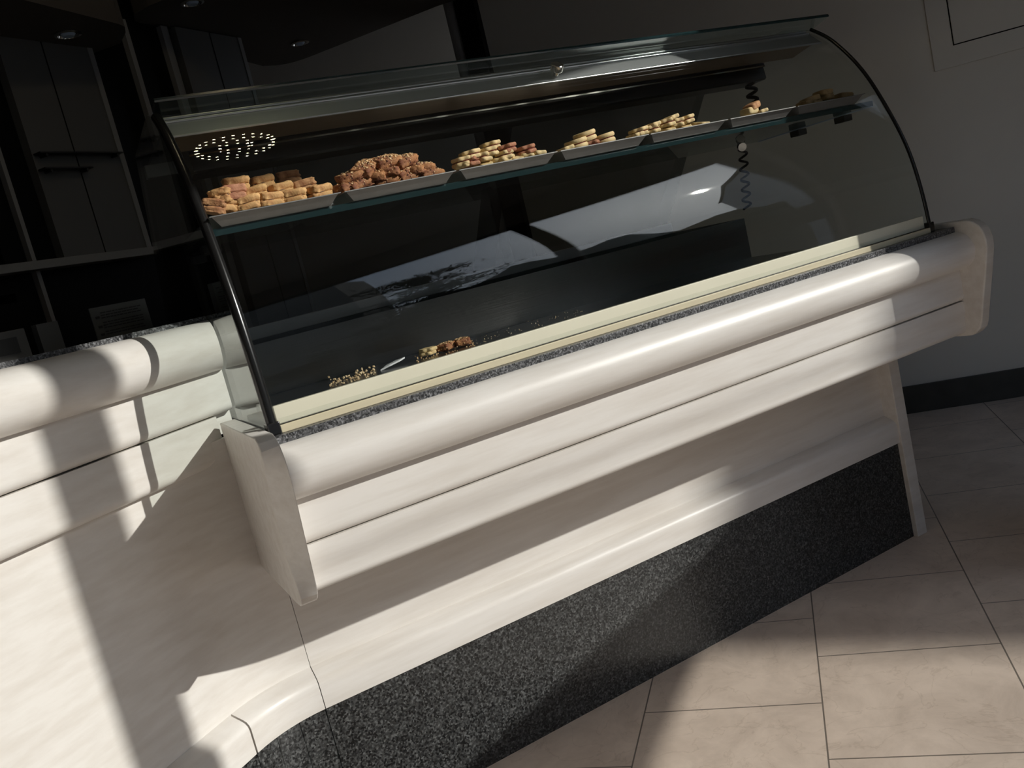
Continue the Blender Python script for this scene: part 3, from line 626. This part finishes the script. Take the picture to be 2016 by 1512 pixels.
def flower(R, th, hole=0, lobes=6, amp=.10, nseg=60, oval=1.0):
    mb = MB(); rings = []
    def ring(sc, z, inner=False):
        return [((sc * R * (1 + amp * math.cos(lobes * a)) if not inner else sc) * math.cos(a) * oval, (sc * R * (1 + amp * math.cos(lobes * a)) if not inner else sc) * math.sin(a), z) for a in [2 * math.pi * i / nseg for i in range(nseg)]]
    if hole: seq = [ring(hole, -th / 2, True), ring(.93, -th / 2), ring(1, -th * .25), ring(1, th * .2), ring(.93, th / 2), ring(hole, th / 2, True), ring(hole, -th / 2, True)]; mb.loft(seq, False)
    else: seq = [ring(.93, -th / 2), ring(1, -th * .25), ring(1, th * .2), ring(.93, th / 2)]; mb.loft(seq, True)
    me = bpy.data.meshes.new('flower'); me.from_pydata(mb.v, [], mb.f); me.update()
    bm = bmesh.new(); bm.from_mesh(me); bmesh.ops.remove_doubles(bm, verts=bm.verts, dist=1e-6); bmesh.ops.recalc_face_normals(bm, faces=bm.faces); bm.to_mesh(me); bm.free()
    for p in me.polygons: p.use_smooth = True
    me.set_sharp_from_angle(angle=math.radians(50)); return me
def part(name, me, mat, parent, loc=(0, 0, 0), rot=(0, 0, 0)):
    m2 = me.copy(); m2.materials.clear(); m2.materials.append(mat)
    o = bpy.data.objects.new(name, m2); COL.objects.link(o); o.parent = parent; o.location = loc; o.rotation_euler = rot; return o
def dup(root, loc, rot, label, group):
    r = root.copy(); COL.objects.link(r); r.location = loc; r.rotation_euler = rot; r['label'] = label; r['group'] = group
    for c in PROTO[root.name]:
        k = c.copy(); COL.objects.link(k); k.parent = r
    return r
PROTO = {}
# prototypes: each is used for its first cookie and copied for the others
def proto(kind, n):
    t = thing(n, 'x', 'cookie'); t.scale = (.926,) * 3; ch = []
    if kind == 'bar' or kind == 'bar_brown' or kind == 'bar_red':
        m = {'bar': B_gold, 'bar_brown': B_brown, 'bar_red': B_red}[kind]; sd = len(PROTO)
        ch.append(part('biscuit', lump(.0228, .020, .0070, 1.3 + sd, .20, .50), m, t, (0, 0, -.0062)))
        ch.append(part('biscuit', lump(.0224, .0198, .0074, 2.7 + sd, .24, .52), m, t, (.0010, 0, .0064)))
        ch.append(part('filling', lump(.0206, .0184, .0018, 3.1, .06, .55, 2), B_choc, t, (0, 0, 0)))
    elif kind == 'nut':
        ch.append(part('slab', lump(.027, .019, .0085, 5.1, .30, .5), B_nutbody, t))
        r = random.Random(7); mb = MB(); md = MB()
        for i in range(150):
            a = r.uniform(0, 6.28); q = r.random() ** .5; x, y = .026 * q * math.cos(a), .018 * q * math.sin(a); z = .0075 * (1 - .35 * q ** 4) + r.uniform(-.0005, .0018)
            if q > .85: z = r.uniform(-.005, .0075); x *= 1.05; y *= 1.05
            sz = r.uniform(.0017, .0036); tgt = mb if r.random() < .8 else md
            d = Vector((r.gauss(0, 1), r.gauss(0, 1), r.gauss(0, 1))).normalized(); e_ = d.orthogonal().normalized(); g = d.cross(e_)
            c = Vector((x, y, z)); tgt.add([c + d * sz, c - d * sz * .9, c + e_ * sz, c - e_ * sz * .8, c + g * sz * .8, c - g * sz], [(0, 2, 4), (0, 4, 3), (0, 3, 5), (0, 5, 2), (1, 4, 2), (1, 3, 4), (1, 5, 3), (1, 2, 5)])
        for nm, b_, mt in (('chopped_nuts', mb, B_nut), ('dark_nuts', md, B_dark)):
            me = bpy.data.meshes.new(nm); me.from_pydata(b_.v, [], b_.f); o = part(nm, me, mt, t); o['kind'] = 'stuff'; ch.append(o)
    elif kind in ('pair', 'pair_red'):
        m = B_pale if kind == 'pair' else B_red
        ch.append(part('biscuit', flower(.0205, .0072), m, t, (0, 0, -.0046))); ch.append(part('biscuit', flower(.0205, .0072), m, t, (.0008, .0, .0050), (0, 0, .35)))
        ch.append(part('filling', flower(.0185, .0026), B_jam, t))
    elif kind in ('flat', 'hole', 'single'):
        ch.append(part('biscuit', flower(.0205, .0078, .0048 if kind == 'hole' else 0), B_pale, t))
        if kind == 'hole': ch.append(part('jam_centre', flower(.0050, .004, 0, 6, 0, 24), B_jam, t, (0, 0, -.001)))
    elif kind == 'oval':
        ch.append(part('biscuit', flower(.0245, .0088, 0, 6, 0, 60, 1.02), B_pale, t, (0, 0, -.0056))); ch.append(part('biscuit', flower(.0245, .0088, 0, 6, 0, 60, 1.02), B_pale, t, (.001, 0, .0060), (.02, 0, 0)))
        ch.append(part('filling', flower(.0215, .0036, 0, 6, 0), B_jam, t))
    elif kind == 'pale_lump': ch.append(part('biscuit', lump(.020, .016, .0085, 8.8, .04, .9), B_pale, t))
    elif kind == 'brown_lump': ch.append(part('biscuit', lump(.020, .016, .0080, 9.9, .05, .8), B_brown, t))
    elif kind == 'dark': ch.append(part('biscuit', lump(.0225, .018, .0075, 4.4, .06, .75), B_olive, t))
    PROTO[t.name] = ch; return t
KIND = {}
HALF_ = {'bar': .0142, 'bar_brown': .0142, 'bar_red': .0142, 'nut': .0095, 'pair': .0085, 'pair_red': .0085, 'flat': .004, 'hole': .004, 'oval': .0105, 'pale_lump': .0085, 'brown_lump': .008, 'dark': .0075}
NAMES = {'bar': 'sandwich_cookie', 'bar_brown': 'sandwich_cookie', 'bar_red': 'sandwich_cookie', 'nut': 'nut_cookie', 'pair': 'scalloped_cookie', 'pair_red': 'scalloped_cookie', 'flat': 'flat_cookie', 'hole': 'ring_cookie', 'oval': 'round_sandwich_cookie', 'pale_lump': 'shortbread_cookie', 'brown_lump': 'shortbread_cookie', 'dark': 'biscuit_cookie'}
CF = TZ + .0018; CS = .926  # CS: same scale about the camera as the case, applied to the cookies
def cookie(kind, u, v, h, rot, label, group):
    """h = height of the centre above the tray floor; the pixel gives the place on that level"""
    p = at_z(u, v, CF + h * CS)
    if p.y < 1.426: p = at_y(u, v, 1.426)
    if p.y > 1.6946: p = at_y(u, v, 1.6946)
    if kind not in KIND:
        t = KIND[kind] = proto(kind, NAMES[kind]); t.location = p; t.rotation_euler = rot; tag(t, label, None, group); return t
    return dup(KIND[kind], p, rot, label, group)
R_ = math.radians
def rz(z, x=0, y=0): return (R_(x), R_(y), R_(z))
G1 = 'sandwich cookies on the first tray'
T1 = 'first tray'
for k, u, v, h, r, lab in (
    ('bar', 439, 405, .0255, rz(5, 0, 14), 'golden sandwich cookie tilted down at the left front corner of the first tray'),
    ('bar', 486, 401, .0255, rz(-9, 3, -3), 'golden sandwich cookie in the front row of the first tray, second from the left'),
    ('bar', 531, 396, .0255, rz(7, 0, 3), 'golden sandwich cookie in the front row of the first tray, third from the left'),
    ('bar', 578, 389, .0255, rz(-16, 0, 2), 'golden sandwich cookie in the front row of the first tray, fourth from the left'),
    ('bar', 626, 380, .0255, rz(18, 4, -4), 'golden sandwich cookie at the right end of the front row of the first tray'),
    ('bar_red', 456, 384, .0470, rz(6, -6, 2), 'reddish brown sandwich cookie on the second layer of the first tray'),
    ('bar', 501, 384, .0470, rz(-12, 0, -5), 'golden chipped sandwich cookie on the second layer, right of the reddish one'),
    ('bar', 550, 377, .0470, rz(14, 0, -6), 'golden sandwich cookie turned corner forward on the second layer of the first tray'),
    ('bar_brown', 598, 370, .0470, rz(-8, 0, -4), 'toasted sandwich cookie at the right end of the second layer of the first tray'),
    ('bar', 464, 365, .0690, rz(-8, 4, 2), 'golden sandwich cookie stacked on top of the reddish brown one'),
    ('bar', 513, 363, .0690, rz(10, 0, -5), 'smooth golden sandwich cookie in the middle of the third layer of the first tray'),
    ('bar_brown', 566, 353, .0770, rz(-5, 0, 3), 'toasted sandwich cookie topping the heap on the first tray'),
    ('bar_brown', 424, 408, .0260, rz(70, 20, 0), 'toasted sandwich cookie leaning at the far left edge of the first tray'),
    ('bar', 438, 388, .0470, rz(60, 0, 0), 'pale sandwich cookie half hidden behind the left stack of the first tray')):
    cookie(k, u, v, h, r, lab, G1)
for x, q in ((0.2917, 5), (0.3352, -8), (0.3778, 12), (0.4213, -4)):  # unseen bottom layer, added to hold up the front row
    dup(KIND['bar'], Vector((x, 1.4742, CF + .0125 * CS)), rz(q), 'sandwich cookie added as support under the front row of the first tray', G1)
G2 = 'nut cookies on the second tray'
for u, v, h, r, lab in (
    (762, 318, .052, rz(5, 25, -4), 'nut cookie showing its dark red underside on top of the second tray heap'),
    (795, 317, .053, rz(20, 15, -12), 'nut cookie with dark nuts at the top right of the second tray heap'),
    (829, 330, .038, rz(-15, 10, 10), 'reddish nut cookie on the right slope of the second tray heap'),
    (790, 338, .036, rz(30, 20, -20), 'nut cookie in the middle of the second tray heap'),
    (846, 342, .014, rz(10, 10, 6), 'nut cookie at the right front of the second tray'),
    (733, 345, .034, rz(-25, 15, 12), 'nut cookie left of the middle of the second tray heap'),
    (719, 331, .044, rz(40, 20, -24), 'nut cookie leaning on the left slope of the second tray heap'),
    (692, 348, .030, rz(-10, 12, -6), 'dark nut cookie at the upper left of the second tray'),
    (709, 362, .012, rz(12, 8, -6), 'pinkish nut cookie at the left front of the second tray'),
    (762, 357, .012, rz(-14, 8, 5), 'pale nut cookie in the middle front of the second tray'),
    (802, 350, .014, rz(8, 12, 0), 'crumbly nut cookie at the front, right of the middle of the second tray'),
    (690, 364, .022, rz(50, 0, -30), 'plain edged nut cookie tipped up at the far left of the second tray'),
    (686, 370, .010, rz(20, 5, 0), 'nut cookie lying at the left edge of the second tray'),
    (770, 340, .026, rz(60, 5, 0), 'nut cookie buried in the second tray heap below the red underside'),
    (812, 338, .024, rz(-40, 5, 0), 'nut cookie buried in the right of the second tray heap')):
    cookie('nut', u, v, h, r, lab, G2)
G3 = 'scalloped cookies on the third tray'
for k, u, v, h, r, lab in (
    ('pair', 965, 289, .056, rz(10, 0, -4), 'pale scalloped cookie pair topping the third tray heap'),
    ('pair', 960, 300, .039, rz(40, 0, -3), 'pale scalloped cookie pair directly under the topmost one on the third tray'),
    ('pair_red', 996, 294, .040, rz(5, 0, -5), 'reddish scalloped cookie pair in the middle of the third tray'),
    ('pair_red', 1034, 296, .026, rz(25, 0, -6), 'reddish scalloped cookie pair at the right of the third tray'),
    ('pair', 948, 311, .024, rz(15), 'pale scalloped cookie pair at the front left of the third tray'),
    ('pair', 992, 307, .023, rz(-10, 0, -3), 'pale scalloped cookie pair in the front middle of the third tray'),
    ('pair', 925, 306, .038, rz(8, 0, -4), 'pale scalloped cookie pair on the left slope of the third tray heap'),
    ('pair', 910, 319, .024, rz(30, 0, -3), 'pale scalloped cookie pair near the left end of the third tray'),
    ('pair_red', 924, 320, .013, rz(12, 0, 0), 'reddish scalloped cookie pair low at the left of the third tray'),
    ('hole', 952, 323, .006, rz(0, 22, 0), 'ring cookie lying at the left front of the third tray'),
    ('flat', 986, 316, .008, rz(20, 6, 5), 'flat pale cookie lying at the middle front of the third tray'),
    ('hole', 1012, 311, .008, rz(0, 22, 0), 'ring cookie lying right of the middle of the third tray'),
    ('hole', 1036, 306, .009, rz(40, 12, 0), 'ring cookie under the right reddish pair on the third tray'),
    ('flat', 1056, 302, .007, rz(5, 5, 6), 'flat pale cookie at the right end of the third tray'),
    ('flat', 914, 326, .005, rz(15, 0, -5), 'flat pale cookie at the far left edge of the third tray')):
    cookie(k, u, v, h, r, lab, G3)
G4 = 'round sandwich cookies on the middle tray'
for k, u, v, h, r, lab in (
    ('oval', 1134, 285, .0205, rz(5, 0, -7), 'round sandwich cookie at the front left of the middle tray'),
    ('oval', 1151, 270, .0400, rz(12, 0, -9), 'round sandwich cookie resting on the other two in the middle tray'),
    ('oval', 1188, 275, .0205, rz(-8, 0, -6), 'round sandwich cookie at the right of the middle tray'),
    ('flat', 1112, 294, .008, rz(0, 0, -8), 'flat cookie lying at the left edge of the middle tray'),
    ('pair_red', 1163, 287, .009, rz(14), 'small reddish cookie between the round sandwich cookies of the middle tray')):
    cookie(k, u, v, h, r, lab, G4)
G5 = 'cookies on the fifth tray'
for k, u, v, h, r, lab in (
    ('flat', 1318, 233, .046, rz(5, 0, -10), 'single pale cookie topping the fifth tray heap'),
    ('pair', 1310, 243, .030, rz(12, 0, -4), 'pale scalloped cookie pair in the middle of the fifth tray'),
    ('pair', 1348, 237, .028, rz(0, 0, -6), 'pale scalloped cookie pair at the right of the fifth tray heap'),
    ('flat', 1282, 247, .030, rz(10, 0, -6), 'single pale cookie on the left slope of the fifth tray heap'),
    ('pair', 1280, 256, .014, rz(20, 0, -4), 'pale scalloped cookie pair low on the left slope of the fifth tray'),
    ('pair', 1257, 261, .012, rz(0, 0, -5), 'pale scalloped cookie pair near the left end of the fifth tray'),
    ('flat', 1250, 267, .006, rz(0, 0, -5), 'single pale cookie lying at the far left of the fifth tray'),
    ('hole', 1312, 254, .008, rz(0, 22, 0), 'ring cookie facing forward at the front of the fifth tray'),
    ('hole', 1344, 249, .008, rz(0, 22, 0), 'ring cookie with dark centre in the front middle right of the fifth tray'),
    ('hole', 1379, 244, .006, rz(0, 12, 4), 'ring cookie at the right end of the fifth tray'),
    ('pair', 1330, 243, .018, rz(30), 'pale cookie pair half hidden in the middle of the fifth tray heap')):
    cookie(k, u, v, h, r, lab, G5)
G6 = 'cookies on the sixth tray'
cookie('pale_lump', 1475, 220, .016, rz(10), 'pale rounded shortbread lying in the nearly empty sixth tray', G6)
cookie('brown_lump', 1480, 210, .032, rz(15, 0, -14), 'brown shortbread resting on the pale one in the sixth tray', G6)
cookie('flat', 1494, 221, .013, rz(0, 0, -6), 'flat pale cookie beside the shortbread in the sixth tray', G6)
G7 = 'dark biscuits on the last tray'
for u, v, h, r, lab in ((1620, 184, .036, rz(5), 'dark biscuit topping the heap on the last tray'), (1624, 193, .022, rz(20), 'dark biscuit under the topmost one on the last tray'),
    (1594, 197, .024, rz(-10, 0, -8), 'dark biscuit leaning left of the heap on the last tray'), (1586, 204, .016, rz(15, 0, -6), 'dark biscuit lying low at the left of the last tray'),
    (1600, 205, .012, rz(10), 'dark biscuit at the left end of the last tray, below the leaning one'), (1660, 190, .013, rz(0, 0, 6), 'dark biscuit lying alone at the right of the last tray')):
    cookie('dark', u, v, h, r, lab, G7)

for g, lab, xs in ((G3, 'flat cookie added as support at the bottom of the third tray heap', (0.7177, 0.7547, 0.7917, 0.8288, 0.8612)), (G4, 'flat cookie added as support under the round sandwich cookies of the middle tray', (0.9584, 1.0047, 1.0464)),
                   (G5, 'flat cookie added as support at the bottom of the fifth tray heap', (1.1436, 1.1806, 1.2177, 1.2547)), (G6, 'flat cookie added as support under the shortbread in the sixth tray', (1.389, 1.4168)), (G7, 'flat cookie added as support under the dark biscuits on the last tray', (1.5557, 1.5927, 1.6298, 1.6668))):
    for q, x in enumerate(xs):  # unseen flat cookies added as supports so the heaps don't float
        dup(KIND['flat'], Vector((x, 1.4372, CF + .0042 * CS)), rz(q * 17), lab, g); dup(KIND['flat'], Vector((x + .004, 1.4409, CF + .0124 * CS)), rz(q * 31), lab, g)
for q, x in enumerate((0.5093, 0.5556, 0.6019, 0.6436)):  # unseen nut cookies added as supports below the heap
    dup(KIND['nut'], Vector((x, 1.4409, CF + .009 * CS)), rz(q * 40), 'nut cookie added as support at the bottom of the second tray heap', G2)

# crumbs and broken pieces on the steel deck
rc = random.Random(11)
DZ = 0.8204
def crumb_pile(u0, u1, v0, v1, n, s0, s1, mat, name, label):
    mb = MB()
    for i in range(n):
        t = rc.random(); p = at_y(u0 + (u1 - u0) * t, v0 + (v1 - v0) * t, 1.7131 + rc.uniform(-.03, .10)); s = rc.uniform(s0, s1); z = DZ + s * .6 + (rc.random() ** 3) * .012
        c = Vector((p.x, p.y, z)); d = Vector((rc.gauss(0, 1), rc.gauss(0, 1), rc.gauss(0, 1))).normalized(); e_ = d.orthogonal().normalized(); g = d.cross(e_)
        mb.add([c + d * s, c - d * s * .9, c + e_ * s, c - e_ * s * .8, c + g * s * .8, c - g * s], [(0, 2, 4), (0, 4, 3), (0, 3, 5), (0, 5, 2), (1, 4, 2), (1, 3, 4), (1, 5, 3), (1, 2, 5)])
    return tag(mb.build(name, mat, smooth=False), label, 'crumbs', kind='stuff')
crumb_pile(650, 740, 758, 735, 90, .0015, .004, B_crumb, 'crumbs', 'golden crumbs scattered on the steel deck left of the white flake')
crumb_pile(940, 1160, 690, 632, 70, .0006, .0014, B_crumb, 'crumbs', 'fine pale crumbs along the deck right of the broken cookies')
crumb_pile(815, 935, 705, 680, 60, .0012, .003, B_nut, 'crumbs', 'nut crumbs around the broken cookies on the steel deck')
for u, v, k, h, lab in ((843, 700, 'flat', .008, 'round cookie lying left among crumbs on the steel deck'), (845, 697, 'flat', .016, 'round cookie lying on another at the left on the steel deck'),
                        (880, 690, 'nut', .011, 'nut cookie lying in the middle among crumbs on the steel deck'), (912, 683, 'nut', .011, 'nut cookie lying right among crumbs on the steel deck')):
    p = at_y(u, v, 1.7594); p.z = DZ + h * CS
    dup(KIND[k], p, rz(rc.uniform(0, 90)), lab, 'fallen cookies on the steel deck')
fl = at_y(775, 722, 1.7409); fl.z = DZ + .006
f_ = MB().add([fl + Vector(q) for q in ((-.03, 0, -.003), (-.01, -.006, .002), (.015, -.005, .006), (.03, .002, .009), (.012, .012, .006), (-.012, .01, .002), (-.03, 0, -.006), (-.01, -.006, -.001), (.015, -.005, .003), (.03, .002, .006), (.012, .012, .003), (-.012, .01, -.001))],
    [(0, 1, 2, 3, 4, 5), (11, 10, 9, 8, 7, 6), (0, 6, 7, 1), (1, 7, 8, 2), (2, 8, 9, 3), (3, 9, 10, 4), (4, 10, 11, 5), (5, 11, 6, 0)])
tag(f_.build('paper_scrap', B_flake, smooth=False), 'small white scrap lying between crumbs on the steel deck', 'paper scrap')
